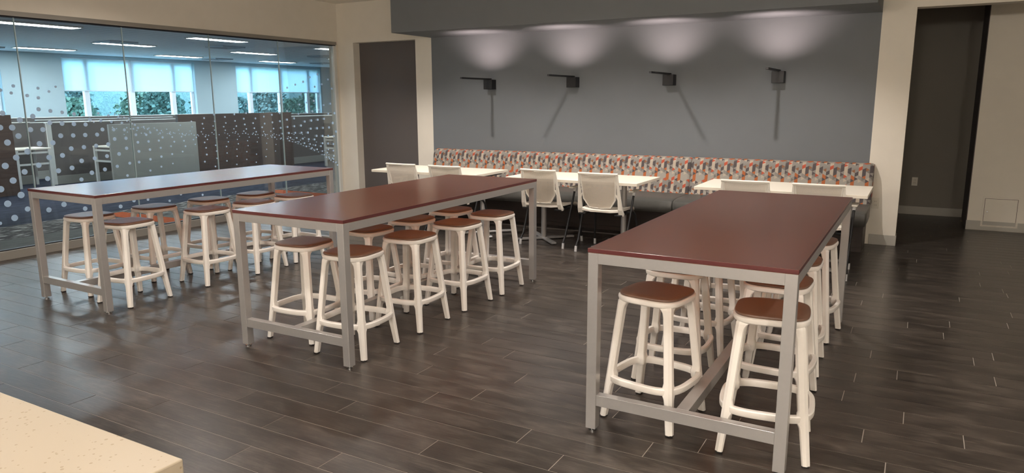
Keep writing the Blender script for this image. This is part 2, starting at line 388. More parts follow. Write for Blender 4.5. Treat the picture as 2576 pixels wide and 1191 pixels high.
# ------------------------------------------------------------------ glass partition
b = MB(); b.box((-8.04, 1.72, 2.415), (XL + 0.012, 8.60, 2.462), M['beige_metal']); b.box((-8.03, 1.72, 2.402), (-7.98, 8.60, 2.415), M['dark_line']); struct('trim_1', b)
b = MB(); b.box((-8.05, 1.72, 0), (XL + 0.02, 8.60, 0.088), M['beige_metal'], 0.002, 1); b.box((-8.03, 1.72, 0.088), (-7.98, 8.60, 0.098), M['dark_line']); struct('trim_2', b)
b = MB(); b.box((-8.03, 8.545, 0.098), (-7.965, 8.60, 2.402), M['white_metal'], 0.002, 1); struct('trim_3', b)
DOTS = [tuple(int(v) / 1000 for v in s.split(',')) for s in ("3776,1325,26;3816,1466,24;3886,1321,28;3967,1395,26;4094,1429,24;4049,1294,25;3934,1234,27;3824,1174,29;4177,1290,24;4254,1358,23;4378,1347,23;4502,1338,22;4627,1329,21;4349,1219,24;4480,1216,22;4610,1215,22;4742,1214,21;4126,1146,26;4260,1149,25;4443,1077,23;4581,1084,22;4718,1092,21;4857,1100,22;4809,1268,20;4938,1261,18;4938,1155,19;4020,1073,29;3886,1019,28;4204,998,26;4343,1010,24;4539,937,23;4427,869,24;3775,943,30;4091,925,26;4282,850,25;3947,868,27;3829,790,30;4162,778,24;4636,798,23;4686,954,21;4787,822,21;4828,969,20;4513,734,21;4159,1499,20;4275,1481,19;4393,1464,17;4516,1444,18;4680,1382,18;4781,1446,12;4801,1366,16;4895,1419,12;4922,1351,14;4922,1454,6;4721,1352,8;3705,715,30;3885,636,31;3750,562,31;3929,484,25;4136,447,25;4296,485,26;3796,410,30;3657,374,16;4516,410,23;4923,381,21;5092,431,20;5269,421,15;5552,369,14;5715,433,14;6026,389,13;4972,984,20;4935,845,17;5065,1254,16;5074,1158,18;5069,1043,18;5088,869,16;5045,729,14;5044,1334,14;5162,1321,10;5199,1307,12;5233,1271,13;5200,1192,15;5215,1104,15;5216,998,16;5205,873,15;5177,1262,10;5306,1278,10;5278,1277,6;5313,1260,7;5353,1253,10;5371,1263,7;5329,1187,14;5384,1209,12;5379,1226,7;5311,1204,8;5269,1208,6;5350,1107,14;5358,1010,14;5352,895,14;5337,762,12;5218,1242,7;5439,1261,7;5473,1235,10;5530,1228,8;5544,1209,6;5510,1198,12;5484,1186,5;5538,1146,13;5484,1110,12;5500,1022,12;5498,917,13;5485,796,11;5602,1242,6;5646,1207,7;5635,1189,10;5651,1175,4;5605,1189,4;5690,1195,8;5709,1190,4;5668,1144,10;5690,1086,11;5640,1034,10;5646,938,11;5643,822,8;5793,1284,9;5764,1226,7;5771,1180,6;5810,1180,8;5796,1143,9;5818,1166,4;5848,1159,8;5867,1175,5;5825,1091,10;5840,1023,10;5793,959,10;5902,1162,4;5924,1208,6;5957,1257,7;5954,1326,9;5939,1172,5;5977,1154,6;5962,1099,9;5982,1038,8;6008,1125,8;6028,1156,7;6040,1142,4;6086,1192,8;6122,1232,8;6113,1292,10;6144,1363,11;6104,1161,4;6151,1148,4;6140,1128,8;6189,1141,7;6167,1091,8;6122,1055,9;6137,985,9;6139,899,11;6101,810,11;6245,1175,6;6270,1259,8;6286,1206,7;6271,1154,4;6307,1318,10;6303,1405,12;6305,1104,7;6285,1010,9;6294,933,10;6290,839,9;6255,736,10;6352,1143,6;5029,1420,10;5009,1396,11;5042,1390,6;5076,1391,10;5136,1382,9;4968,1431,7;5107,1353,7;5141,1344,6;4927,1287,7;4972,1272,7;5096,1277,7;5099,1228,6;5141,1262,8;5057,1202,5;6464,1370,11;6471,1292,9;6433,1244,9;6454,1198,8;6442,1162,5;6486,1149,5;6513,1125,6;6473,1097,6;6488,1044,8;6453,984,9;6454,898,8;6442,795,9;6617,1401,11;6621,1315,10;6636,1246,10;6592,1210,8;6619,1172,7;6569,1161,6;6608,1153,5;6654,1139,5;6674,1108,6;6636,1069,7;6646,1009,8;6616,939,8;6611,846,8;6596,736,9;6812,1415,11;6768,1340,12;6777,1263,11;6798,1202,9;6752,1174,8;6731,1144,6;6781,1146,8;6821,1129,5;6835,1090,6;6803,1043,7;6806,975,7;6778,895,8;6767,791,8;6965,1339,12;6919,1277,11;6934,1207,10;6961,1157,9;6910,1141,7;6894,1126,6;6948,1119,8;6986,1119,5;6993,1074,6;6968,1018,7;6940,850,8;6925,740,8;7113,1361,12;7119,1264,12;7070,1215,11;7091,1155,9;7105,1122,4;7125,1111,8;7068,1106,8;7114,1093,6;7154,1111,5;7158,1056,6;7131,991,7;7124,906,7;7103,806,8;7258,1383,13;7259,1277,13;7273,1190,11;7220,1154,10;7247,1100,9;7230,1072,8;7284,1067,10;7214,1091,4;7276,1116,6;7320,1101,4;7318,1039,5;7297,965,6;7281,872,7;7402,1404,13;7398,1290,13;7405,1194,13;7427,1113,11;7369,1091,9;7402,1049,9;7386,1037,6;7449,1026,9;7534,1309,15;7536,1204,14;7554,1116,14;7524,1037,10;7580,1048,11;7540,1064,5;7556,1005,10;7609,1108,4;7609,1023,4;7613,988,7;7639,1015,4;7672,1322,14;7668,1210,14;7678,1114,13;7700,1039,11;7672,978,8;7706,983,6;7736,978,9;7718,953,6;7651,1092,4;7799,1216,15;7802,1111,14;7769,1100,4;7818,1085,4;7821,1022,12;7771,1002,5;7776,945,8;7848,954,12;7858,1039,4;7824,919,7;7882,904,11;7878,1272,15;8012,1283,17;7992,1163,15;7929,1107,16;7939,1009,13;7932,979,6;7959,935,11;7937,903,7;8147,1292,16;8122,1164,17;8105,1051,16;8057,999,14;8095,958,5;8071,911,12;8022,919,5;7995,875,11;7973,861,9;8029,853,6;8043,835,9;8099,847,12;8280,1302,16;8248,1166,16;8229,1044,16;8183,891,13;8207,813,11;8125,806,7;8195,762,7;8260,820,5;8242,755,10;8378,1167,17;8351,1038,16;8339,923,16;8221,933,14;8314,784,12;8287,714,10;8344,754,6;8341,713,10;8351,689,9;8465,1234,19;8473,1031,16;8454,908,15;8447,806,14;8451,724,14;8422,688,11;8440,673,12;8381,663,10;8433,634,9;8481,618,11;8502,622,9;8522,575,10;8543,1099,17;8337,830,11;7572,1761,14;7731,1807,14;7889,1851,15;8031,1920,13;8191,1967,16;8118,1782,15;8270,1821,14;7984,1715,14;8204,1646,12;7427,1714,12;7422,1537,11;8085,1574,14;7792,1522,13;7932,1548,12;8288,1509,12;8177,1440,14;8431,1529,15;7835,1676,11;6821,1530,9;8044,1419,16;7905,1401,13;7762,1387,13;8378,1376,16;8512,1383,16;7544,1430,13;8407,1895,14;8480,1758,14;4179,1714,14;4171,1617,16;4066,1639,16;3947,1733,16;4284,1681,13;4357,1731,11;3919,1664,15;3824,1692,16").split(';')]
edges_y = [1.75, 2.89, 4.03, 5.155, 6.31, 7.45, 8.545]
def disc(bm, y, z, r, n=20, x0=-7.9885, x1=-7.9865):
    A = [bm.verts.new((x1, y + r * math.cos(2 * PI * k / n), z + r * math.sin(2 * PI * k / n))) for k in range(n)]
    B_ = [bm.verts.new((x0, v.co.y, v.co.z)) for v in A]
    bm.faces.new(A)
    for k in range(n): bm.faces.new((B_[k], B_[(k + 1) % n], A[(k + 1) % n], A[k]))
for i in range(6):
    a, c = edges_y[i], edges_y[i + 1]
    w = bpy.data.objects.new('window_%d' % (i + 1), None); COL.objects.link(w); w['kind'] = 'structure'; w.location = (-7.995, a, 0)
    b = MB(); b.box((-0.006, 0.004, 0.09), (0.006, c - a - 0.004, 2.41), M['glass']); b.build('pane', w)
    if i:
        b = MB(); b.box((-0.009, -0.004, 0.098), (0.009, 0.004, 2.402), M['seam']); b.build('joint_strip', w)
    small = bmesh.new(); ns = 0
    for (y, z, r) in DOTS:
        if not (a <= y < c): continue
        y = min(max(y, a + r), c - r)
        if r >= 0.0205:
            t = bmesh.new(); disc(t, 0, 0, r * 1.07, x0=-0.001, x1=0.001); me = bpy.data.meshes.new('dot_decal'); t.to_mesh(me); t.free(); me.materials.append(M['dot'])
            o = bpy.data.objects.new('dot_decal', me); COL.objects.link(o); o.parent = w; o.location = (0.0075, y - a, z)
        else:
            disc(small, y - a, z, max(r * 1.12, 0.0065), 12, 0.0065, 0.0080 + ns * 0.00002); ns += 1
    if ns:
        me = bpy.data.meshes.new('small_dot_decals'); small.to_mesh(me); me.materials.append(M['dot'])
        o = bpy.data.objects.new('small_dot_decals', me); COL.objects.link(o); o.parent = w; o['kind'] = 'stuff'
    small.free()

# ================================================================== OFFICE BEYOND THE GLASS
OX = -18.6
b = MB(); b.box((-18.9, -4, -0.3), (-8.30, 25, -0.012), M['carpet_navy']); b.box((-8.3, -3.2, -0.05), (-8.03, 8.6, -0.002), M['carpet_plain']); fo = struct('floor_office', b)
b = MB(); b.box((-18.6, -4, -0.012), (-10.15, 25, -0.002), M['carpet_navy']); b.build('carpet_field', fo)
b = MB(); b.box((-10.15, -4, -0.012), (-9.15, 25, -0.001), M['carpet_grey']); b.build('carpet_band', fo)
b = MB(); b.box((-9.15, -4, -0.012), (-8.3, 25, -0.0015), M['carpet_plain']); b.build('carpet_border', fo)
for (ya, yb) in ((5.87, 6.18), (8.78, 9.12), (2.9, 3.2), (11.7, 12.0)):
    b = MB(); b.box((-10.0, ya, -0.002), (-8.32, yb, 0.001), M['carpet_orange']); b.build('carpet_stripe', fo)
b = MB(); b.box((-18.9, -4, 2.75), (-8.12, 25, 2.9), M['office_ceiling']); struct('ceiling_office', b)
b = MB(); b.box((-18.9, -4.2, -0.3), (-8.12, -4, 2.9), M['office_wall']); struct('wall_office_near', b)
b = MB(); b.box((-18.9, 25, -0.3), (-8.0, 25.2, 2.9), M['office_wall']); struct('wall_office_end', b)
b = MB(); b.box((-8.12, 8.84, -0.3), (-7.9, 25, 2.9), M['office_wall']); b.box((-8.12, -4, -0.3), (-7.97, -3.2, 2.9), M['office_wall']); struct('wall_office_inner', b)
WIN = [(-2.0, 1.8), (3.3, 8.96 - 1.9), (0, 0)]
WIN = [(-0.1, 3.7), (5.15, 8.96), (10.35, 14.12), (15.58, 19.2), (20.7, 24.4)]
b = MB(); b.box((-18.85, -4, -0.3), (OX, 25, 0.95), M['office_wall']); b.box((-18.85, -4, 2.68), (OX, 25, 2.9), M['office_wall'])
ys = [-4] + [v for w_ in WIN for v in w_] + [25]
for i in range(0, len(ys), 2): b.box((-18.85, ys[i], 0.95), (OX, ys[i + 1], 2.68), M['office_wall'])
struct('wall_office_window', b)
for i, (a, c) in enumerate(WIN):
    w = bpy.data.objects.new('window_%d' % (7 + i), None); COL.objects.link(w); w['kind'] = 'structure'; w.location = (-18.8, a, 0.95)
    W_ = c - a; b = MB()
    for (p, q) in (((0, 0, 0), (0.07, 0.07, 1.73)), ((0, W_ - 0.07, 0), (0.07, W_, 1.73)), ((0, 0, 0), (0.07, W_, 0.07)), ((0, 0, 1.66), (0.07, W_, 1.73))): b.box(p, q, M['office_trim'])
    b.build('window_frame', w)
    ms = (0.62, 1.86, 3.1)
    for y in ms:
        b = MB(); b.box((-0.01, y - 0.06, 0.07), (0.10, y + 0.06, 1.66), M['office_trim'], 0.004, 1); b.build('mullion', w)
    for (p, q) in zip((0.07,) + tuple(y + 0.06 for y in ms), tuple(y - 0.06 for y in ms) + (W_ - 0.07,)):
        b = MB(); b.box((0.03, p, 0.07), (0.036, q, 1.66), M['window_glass']); b.build('pane', w)
    b = MB(); b.box((0.0, 0, -0.03), (0.26, W_, 0.0), M['office_trim'], 0.004, 1); b.build('window_sill', w)
names = {0: 'out of sight', 1: 'leftmost window', 2: 'window left of the wide pier', 3: 'window by the far end'}
BL = {0: 'office window beyond the left edge', 1: 'window at the left edge', 2: 'middle office window', 3: 'office window nearest the cream pier'}
for i, (a, c) in enumerate(WIN):
    mid = a + 1.80
    for j, (p, q) in enumerate(((a + 0.02, mid - 0.03), (mid + 0.05, c - 0.04))):
        if i == 4: continue
        t = thing('roller_blind', 'half-lowered pale roller blind, %s one on the %s' % (('left', 'right')[j], BL[i]), 'blind', (-18.665, p, 2.66), 0, 'half-lowered roller blinds')
        b = MB(); b.box((-0.002, 0, -0.79), (0.002, q - p, 0), M['blind']); b.build('fabric', t)
        b = MB(); b.box((-0.008, 0, -0.815), (0.008, q - p, -0.79), M['office_trim'], 0.003, 1); b.build('hem_bar', t)
        b = MB(); b.tube([(0, 0, 0), (0, q - p, 0)], 0.018, M['office_trim'], 10); b.build('roller', t)
# office ceiling lights
LX = (-11.95, -14.5, -17.1)
LY = {-11.95: (6.35, 9.65, 12.95, 16.2), -14.5: (6.0, 9.4, 12.75, 16.05), -17.1: (5.85, 9.2, 12.55, 15.9)}
ln = {-11.95: 'row nearest the glass', -14.5: 'middle row', -17.1: 'row by the windows'}
pos = ('leftmost', 'second from left', 'third from left', 'rightmost')
proto = None
for x in LX:
    for k, y in enumerate(LY[x]):
        lab = 'long white ceiling light in the office, %s in the %s' % (pos[k], ln[x])
        if proto is None:
            t = thing('ceiling_light', lab, 'light', (x, y, 2.75), 0, 'office ceiling lights'); proto = t
            b = MB()
            for (p, q) in (((-0.16, -0.62, -0.02), (-0.14, 0.62, 0)), ((0.14, -0.62, -0.02), (0.16, 0.62, 0)), ((-0.14, -0.62, -0.02), (0.14, -0.60, 0)), ((-0.14, 0.60, -0.02), (0.14, 0.62, 0))): b.box(p, q, M['white_metal'])
            b.build('light_frame', t)
            b = MB(); b.box((-0.14, -0.60, -0.015), (0.14, 0.60, -0.004), M['led']); b.build('diffuser', t)
        else:
            t = copy_tree(proto); t.location = (x, y, 2.75); t['label'] = lab
proto = None
for (x, y, lab) in ((-14.1, 8.05 + 0.9, 'square air vent beside the left light of the middle row'), (-13.4, 11.0, 'square air vent below the second light of the front row'), (-17.6, 8.2, 'square air vent near the left window'),
                    (-17.3, 13.9, 'square air vent above the middle window'), (-14.0, 14.6, 'square air vent beside the third light of the front row'), (-16.6, 17.3, 'square air vent above the rightmost window')):
    if proto is None:
        t = thing('air_vent', lab, 'vent', (x, y, 2.75), 0, 'ceiling air vents'); proto = t
        b = MB()
        for k in range(3):
            s = 0.29 - k * 0.09
            for (p, q) in (((-s, -s, 0), (s, -s + 0.02, 0)), ((-s, s - 0.02, 0), (s, s, 0)), ((-s, -s, 0), (-s + 0.02, s, 0)), ((s - 0.02, -s, 0), (s, s, 0))):
                b.box((p[0], p[1], -0.03 + k * 0.006), (q[0], q[1], -0.001), M['vent'])
        b.build('louvre', t)
        b = MB(); b.box((-0.3, -0.3, -0.004), (0.3, 0.3, 0), M['vent']); b.build('backing', t)
    else:
        t = copy_tree(proto); t.location = (x, y, 2.75); t['label'] = lab

# partitions
def partition(x, y0, y1, h, m, lab, cap='white_metal', base=True, t_=0.05, post=False):
    t = thing('cubicle_partition', lab, 'partition', (x, y0, 0), 0, 'cubicle partitions')
    W_ = y1 - y0; hb = 0.17 if base else 0.01
    b = MB(); b.box((-t_ / 2, 0.0, hb), (t_ / 2, W_, h - 0.02), m, 0.003, 1); b.build('panel', t)
    if cap: b = MB(); b.box((-t_ / 2 - 0.004, 0, h - 0.02), (t_ / 2 + 0.004, W_, h), M[cap], 0.003, 1); b.build('top_cap', t)
    if base: b = MB(); b.box((-t_ / 2 - 0.004, 0, 0.0), (t_ / 2 + 0.004, W_, hb), M['fabric_light'], 0.003, 1); b.build('base_trim', t)
    if post: b = MB(); b.box((t_ / 2, 0, 0), (t_ / 2 + 0.03, 0.09, h), M['white_metal'], 0.004, 1); b.build('end_post', t)
    return t
partition(-13.4, 3.0, 6.5, 1.385, M['wood_panel'], 'dark wood cubicle wall at the far left edge', cap=None, base=False, t_=0.08)
partition(-15.1, 6.3, 7.66, 1.2, M['fabric_grey'], 'grey cubicle wall between dark wood wall and white post')
partition(-14.5, 7.62, 8.98, 1.2, M['fabric_grey'], 'grey cubicle wall with white end post at left', post=True)
partition(-12.9, 7.87, 9.7, 1.19, M['fabric_light'], 'pale grey screen in front of the cubicles', cap=None, base=False)
partition(-13.4, 9.65, 12.75, 1.33, M['wood_panel'], 'long dark wood cubicle wall in the middle', cap=None, base=False, t_=0.08)
partition(-13.8, 12.79, 15.6, 1.2, M['fabric_grey'], 'grey cubicle wall right of the long wood wall, behind office chair')
i = 0
for (x, h, y0, y1, lab) in ((-15.9, 1.17, 7.2, 12.6, 'low cubicle row just behind the pale screen'), (-16.7, 1.20, 8.6, 11.9, 'second cubicle row behind the pale screen'), (-17.5, 1.24, 8.4, 13.6, 'farthest cubicle row under the middle window'),
                            (-15.4, 1.17, 13.5, 18.3, 'cubicle row behind the office chair'), (-16.9, 1.20, 14.6, 20.0, 'farthest cubicle row under the right window')):
    partition(x, y0, y1, h, M['fabric_grey'], lab)

def desk(x0, y0, x1, y1, h, lab):
    t = thing('desk', lab, 'desk', (x0, y0, 0), 0, 'white office desks'); X = x1 - x0; Y = y1 - y0
    b = MB(); b.box((0, 0, h - 0.03), (X, Y, h), M['laminate'], 0.004, 1); b.build('desktop', t)
    for (px, py) in ((0.03, 0.03), (X - 0.03, 0.03), (0.03, Y - 0.03), (X - 0.03, Y - 0.03)):
        b = MB(); b.box((px - 0.025, py - 0.025, 0), (px + 0.025, py + 0.025, h - 0.03), M['white_metal'], 0.003, 1); b.build('leg', t)
    b = MB()
    for zz in (h - 0.1, 0.42): 
        b.box((X - 0.045, 0.05, zz), (X - 0.015, Y - 0.05, zz + 0.035), M['white_metal']); b.box((0.05, 0.015, zz), (X - 0.05, 0.045, zz + 0.035), M['white_metal'])
    b.build('rail', t); return t
desk(-14.9, 6.95, -14.3, 7.58, 0.73, 'white framed desk by the dark wood wall')
desk(-14.1, 8.25, -13.4, 8.98, 0.73, 'white framed desk beside the pale grey screen')
desk(-12.7, 13.1, -12.0, 14.6, 0.72, 'white desk in front of the black office chair')
# office chair behind the right desk
t = thing('office_chair', 'black mesh-back office chair at the white desk', 'chair', (-12.98, 13.85, 0), math.radians(-20))
b = MB(); rings = []
for k in range(9):
    z = 0.56 + 0.46 * k / 8; w_ = 0.20 + 0.03 * math.sin(PI * k / 8); y = -0.22 - 0.05 * k / 8
    rings.append([(-w_, y + 0.04, z), (0, y, z), (w_, y + 0.04, z), (w_, y + 0.055, z), (0, y + 0.015, z), (-w_, y + 0.055, z)])
b.loft(rings, M['mesh_black']); b.build('backrest', t)
b = MB(); b.loft([superel(0.24, 0.23, 3, 20, z=z) for z in (0.44, 0.47, 0.50)], M['mesh_black']); b.build('seat', t)
b = MB(); b.tube([(-0.27, 0.12, 0.46), (-0.29, 0.0, 0.66)], 0.015, M['black_metal']); b.box((-0.32, -0.1, 0.66), (-0.25, 0.13, 0.69), M['black_metal'], 0.008); b.build('armrest', t)
b = MB(); b.tube([(0.27, 0.12, 0.46), (0.29, 0.0, 0.66)], 0.015, M['black_metal']); b.box((0.25, -0.1, 0.66), (0.32, 0.13, 0.69), M['black_metal'], 0.008); b.build('armrest', t)
b = MB(); b.cyl((0, 0), 0.03, 0.08, 0.44, M['black_metal']); b.tube([(0, -0.1, 0.44), (0, -0.27, 0.50), (0, -0.26, 0.62)], 0.02, M['black_metal']); b.build('column', t)
b = MB()
for k in range(5):
    a = 2 * PI * k / 5; b.tube([(0, 0, 0.10), (0.28 * math.cos(a), 0.28 * math.sin(a), 0.07)], 0.018, M['black_metal'])
b.build('base', t)
for k in range(5):
    a = 2 * PI * k / 5; b = MB(); b.tube([(0.28 * math.cos(a) - 0.02, 0.28 * math.sin(a), 0.028), (0.28 * math.cos(a) + 0.02, 0.28 * math.sin(a), 0.028)], 0.027, M['black_metal'], 12); b.build('caster', t)

# ------------------------------------------------------------------ outdoors
b = MB(); b.box((-150, -80, -6.3), (-19.5, 140, -6.0), M['field']); b.build('ground', kind='structure')
n_tree = 0
leafrng = random.Random(3)
tpos = ('first', 'second', 'third', 'fourth', 'fifth', 'sixth', 'seventh', 'eighth', 'ninth', 'tenth', 'eleventh', 'twelfth', 'thirteenth', 'fourteenth', 'fifteenth', 'sixteenth', 'seventeenth')
for k in range(17):
    back = k % 2; y = 15 + k * 3.3; x = -50 - back * 7 + leafrng.uniform(-0.4, 0.4); top = 1.9 + leafrng.uniform(0, 1.2) + back * 1.2; R_ = 2.95
    t = thing('tree', 'leafy tree outside in the %s row, %s from the left along the windows' % (('front', 'back')[back], tpos[k // 2]), 'tree', (x, y, -6.0), 0, 'trees beyond the office windows')
    b = MB(); b.tube([(0, 0, 0), (0.1, 0, 2.5), (0, 0.1, 5)], [0.28, 0.22, 0.12], M['bark']); b.build('trunk', t)
    H = top + 6; V = []; F = []
    for _ in range(3200):
        u = leafrng.random() ** 0.75; a = leafrng.uniform(0, 2 * PI); rad = R_ * math.sin(PI * min(1, 0.15 + u * 0.78)) ** 0.7
        lump = 0.78 + 0.5 * noise.noise(Vector((math.cos(a) * 2.2, math.sin(a) * 2.2, u * 5 + k * 9)))
        rr = min(rad, rad * (0.45 + 0.55 * math.sqrt(leafrng.random())) * lump) - 0.15
        c = Vector((rr * math.cos(a), rr * math.sin(a), 1.2 + (H - 1.5) * u)); s = leafrng.uniform(0.10, 0.24)
        d1 = Vector((leafrng.gauss(0, 1), leafrng.gauss(0, 1), leafrng.gauss(0, 1))).normalized(); d2 = d1.orthogonal().normalized()
        n0 = len(V); V += [tuple(c - d1 * s), tuple(c + d2 * s * 0.7), tuple(c + d1 * s), tuple(c - d2 * s * 0.7)]; F.append((n0, n0 + 1, n0 + 2, n0 + 3))
    me = bpy.data.meshes.new('crown'); me.from_pydata(V, [], F); me.materials.append(M['leaf%d' % (k % 3)])
    o = bpy.data.objects.new('crown', me); COL.objects.link(o); o.parent = t
# wooded ridge far behind the trees
t_bm = bmesh.new(); gr = []
for i in range(121):
    y = -20 + i * 1.1; row = []
    for j in range(14):
        u = j / 13; z = -6 + 11.5 * math.sin(u * PI / 2) + 1.6 * noise.noise(Vector((y * 0.35, u * 4, 1))) * u + 0.9 * noise.noise(Vector((y * 1.3, u * 9, 5))) * u
        row.append(t_bm.verts.new((-78 - 16 * u + 1.2 * noise.noise(Vector((y, u * 12, 9))), y, z)))
    gr.append(row)
for i in range(120):
    for j in range(13): t_bm.faces.new((gr[i][j], gr[i + 1][j], gr[i + 1][j + 1], gr[i][j + 1]))
me = bpy.data.meshes.new('wooded_ridge'); t_bm.to_mesh(me); t_bm.free(); me.materials.append(M['leaf2'])
o = bpy.data.objects.new('wooded_ridge', me); COL.objects.link(o); o['kind'] = 'stuff'; o['label'] = 'wooded ridge filling the view behind the trees'; o['category'] = 'woodland'

# ================================================================== HIGH TABLES
TL, TW, TH = 2.438, 0.909, 0.90
def high_table(x, y, yaw, lab):
    t = thing('high_table', lab, 'table', (x, y, 0), -yaw, 'high communal tables')
    w = TW / 2; S = 0.05; zt = TH - 0.02
    b = MB(); b.box((-w - 0.002, -0.002, zt), (w + 0.002, TL + 0.002, TH), M['table_glass'], 0.0025, 2); tt = b.build('tabletop', t)
    tt.data.materials.append(M['table_edge'])
    for p_ in tt.data.polygons:
        if abs(p_.normal.z) < 0.5: p_.material_index = 1
    for (sx, sy) in ((-1, 0), (1, 0), (-1, 1), (1, 1)):
        xa = -w if sx < 0 else w - S; ya = 0 if sy == 0 else TL - S
        b = MB(); b.box((xa, ya, 0.016), (xa + S, ya + S, zt - 0.001), M['silver'], 0.0015, 1); lg = b.build('leg', t)
        b = MB(); c = (xa + S / 2, ya + S / 2); b.cyl(c, 0.019, 0, 0.007, M['chrome']); b.cyl(c, 0.008, 0.007, 0.017, M['chrome'], 10); b.build('glide', lg)
    za = zt - 0.051
    for (p, q) in (((-w + S, 0.0005, za), (w - S, S - 0.0005, zt - 0.001)), ((-w + S, TL - S, za), (w - S, TL - 0.0005, zt - 0.001)),
                   ((-w + 0.0005, S, za), (-w + S, TL - S, zt - 0.001)), ((w - S, S, za), (w - 0.0005, TL - S, zt - 0.001))):
        b = MB(); b.box(p, q, M['silver'], 0.001, 1); b.build('apron_rail', t)
    for ya in (0.004, TL - S + 0.004):
        b = MB(); b.box((-w + S, ya, 0.136), (w - S, ya + 0.042, 0.190), M['silver'], 0.001, 1); b.build('end_stretcher', t)
    b = MB(); b.box((-0.028, 0.046, 0.136), (0.028, TL - 0.046, 0.190), M['silver'], 0.001, 1); b.build('long_stretcher', t)
    return t
TABS = [('left', -5.6533, 3.0193, 0.009), ('middle', -3.2757, 3.0239, -0.0107), ('right', -0.8285, 2.9755, 0.0017)]
high_table(*TABS[0][1:], 'long high table with maroon glass top nearest the glass wall')
high_table(*TABS[1][1:], 'long high table with maroon glass top in the middle')
high_table(*TABS[2][1:], 'long high table with maroon glass top at right front')

# ================================================================== STOOLS
def make_stool():
    t = thing('bar_stool', '', 'stool', (0, 0, 0), 0, 'white bar stools at the high tables')
    A = 0.176; n = 3.6; K = 48
    b = MB()   # seat shell: rounded square dish with rolled rim
    prof = [(0.140, 0.606), (0.154, 0.604), (0.162, 0.610), (0.165, 0.622), (0.164, 0.630), (0.159, 0.634), (0.150, 0.6345)]
    b.loft([superel(r, r, n, K, z=z) for r, z in prof], M['white_plastic'])
    b.build('seat_shell', t)
    b = MB(); b.loft([superel(r, r, n, K, z=z) for r, z in ((0.150, 0.634), (0.157, 0.636), (0.159, 0.641), (0.157, 0.6465), (0.148, 0.6500), (0.12, 0.6505), (0.08, 0.649), (0.03, 0.6485))], M['pad']); b.build('cushion', t)
    def corner(z):           # outer corner coordinate of a leg at height z
        return 0.200 - (0.200 - 0.1405) * (z / 0.625) ** 1.0
    for sx in (-1, 1):
        for sy in (-1, 1):
            rings = []
            for z in (0.008, 0.03, 0.10, 0.155, 0.172, 0.182, 0.19, 0.215, 0.223, 0.232, 0.25, 0.35, 0.50, 0.562, 0.582, 0.594, 0.603, 0.610, 0.628):
                c = corner(z); s = 0.034 + 0.006 * min(1, z / 0.18)
                for (za, zb) in ((0.190, 0.226),):
                    d = max(za - z, z - zb, 0)
                    s += 0.009 * max(0, 1 - d / 0.026) ** 2
                s += 0.030 * max(0, min(1, 1 - (0.612 - z) / 0.045)) ** 2
                if z > 0.605: c -= 0.0035
                ch = 0.006
                x0, x1 = c - s, c
                pts = [(x0, x0), (x1 - ch, x0), (x1, x0 + ch), (x1, x1 - ch * 2.2), (x1 - ch * 2.2, x1), (x0 + ch, x1), (x0, x1 - ch)]
                pts = [(x0 + 0.004, x0), (x1 - ch, x0), (x1, x0 + ch), (x1, x1 - ch * 2.2), (x1 - ch * 2.2, x1), (x0 + ch, x1), (x0, x1 - ch), (x0, x0 + 0.004)]
                if sx * sy < 0: pts = pts[::-1]
                rings.append([(sx * px, sy * py, z) for px, py in pts])
            b = MB(); b.loft(rings, M['white_plastic']); lg = b.build('leg', t)
            c = corner(0) - 0.019
            b = MB(); b.box((sx * c - 0.015, sy * c - 0.015, 0), (sx * c + 0.015, sy * c + 0.015, 0.009), M['dark_rubber'], 0.002, 1); b.build('foot_pad', lg)
    b = MB()   # footrest ring bowing out between the legs
    sec = [(-0.013, -0.016), (0.010, -0.016), (0.014, -0.010), (0.014, 0.012), (0.009, 0.017), (-0.010, 0.017), (-0.014, 0.010), (-0.014, -0.012)]
    rings = []
    for k in range(64):
        base = superel(0.191, 0.191, 3.4, 64)[k]; r = math.hypot(base[0], base[1]); u = (base[0] / r, base[1] / r)
        rings.append([(base[0] + u[0] * dx, base[1] + u[1] * dx, 0.208 + dz) for dx, dz in sec])
    b.loft(rings, M['white_plastic'], closed=True); b.build('footrest', t)
    return t
stool = make_stool(); used = False
ordn = ('nearest', 'second', 'third', 'farthest')
ST = {('left', 'right'): [(-5.40, 3.37, 4), (-5.41, 4.11, -2), (-5.40, 4.62, 2), (-5.42, 5.14, -3)],
      ('left', 'left'): [(-6.00, 3.42, 3), (-5.97, 3.99, -2), (-5.95, 4.55, 1), (-5.88, 5.06, 3)],
      ('middle', 'right'): [(-3.045, 3.35, 5), (-3.06, 3.955, 3), (-3.06, 4.55, -2), (-3.055, 5.07, 2)],
      ('middle', 'left'): [(-3.54, 3.42, 4), (-3.51, 4.03, -3), (-3.50, 4.55, 2), (-3.495, 5.10, -2)],
      ('right', 'right'): [(-0.51, 3.275, 6.8), (-0.575, 3.84, -2), (-0.59, 4.40, 2), (-0.58, 5.08, -6)],
      ('right', 'left'): [(-1.06, 3.32, -9.5), (-1.13, 3.90, 3), (-1.13, 4.48, -2), (-1.12, 5.05, 2)]}
for (tab, side), lst in ST.items():
    for k, (x, y, a) in enumerate(lst):
        o = stool if not used else copy_tree(stool); used = True
        o.location = (x, y, 0); o.rotation_euler.z = math.radians(a)
        o['label'] = 'white stool with brown pad, %s on the %s side of the %s high table' % (ordn[k], side, tab)

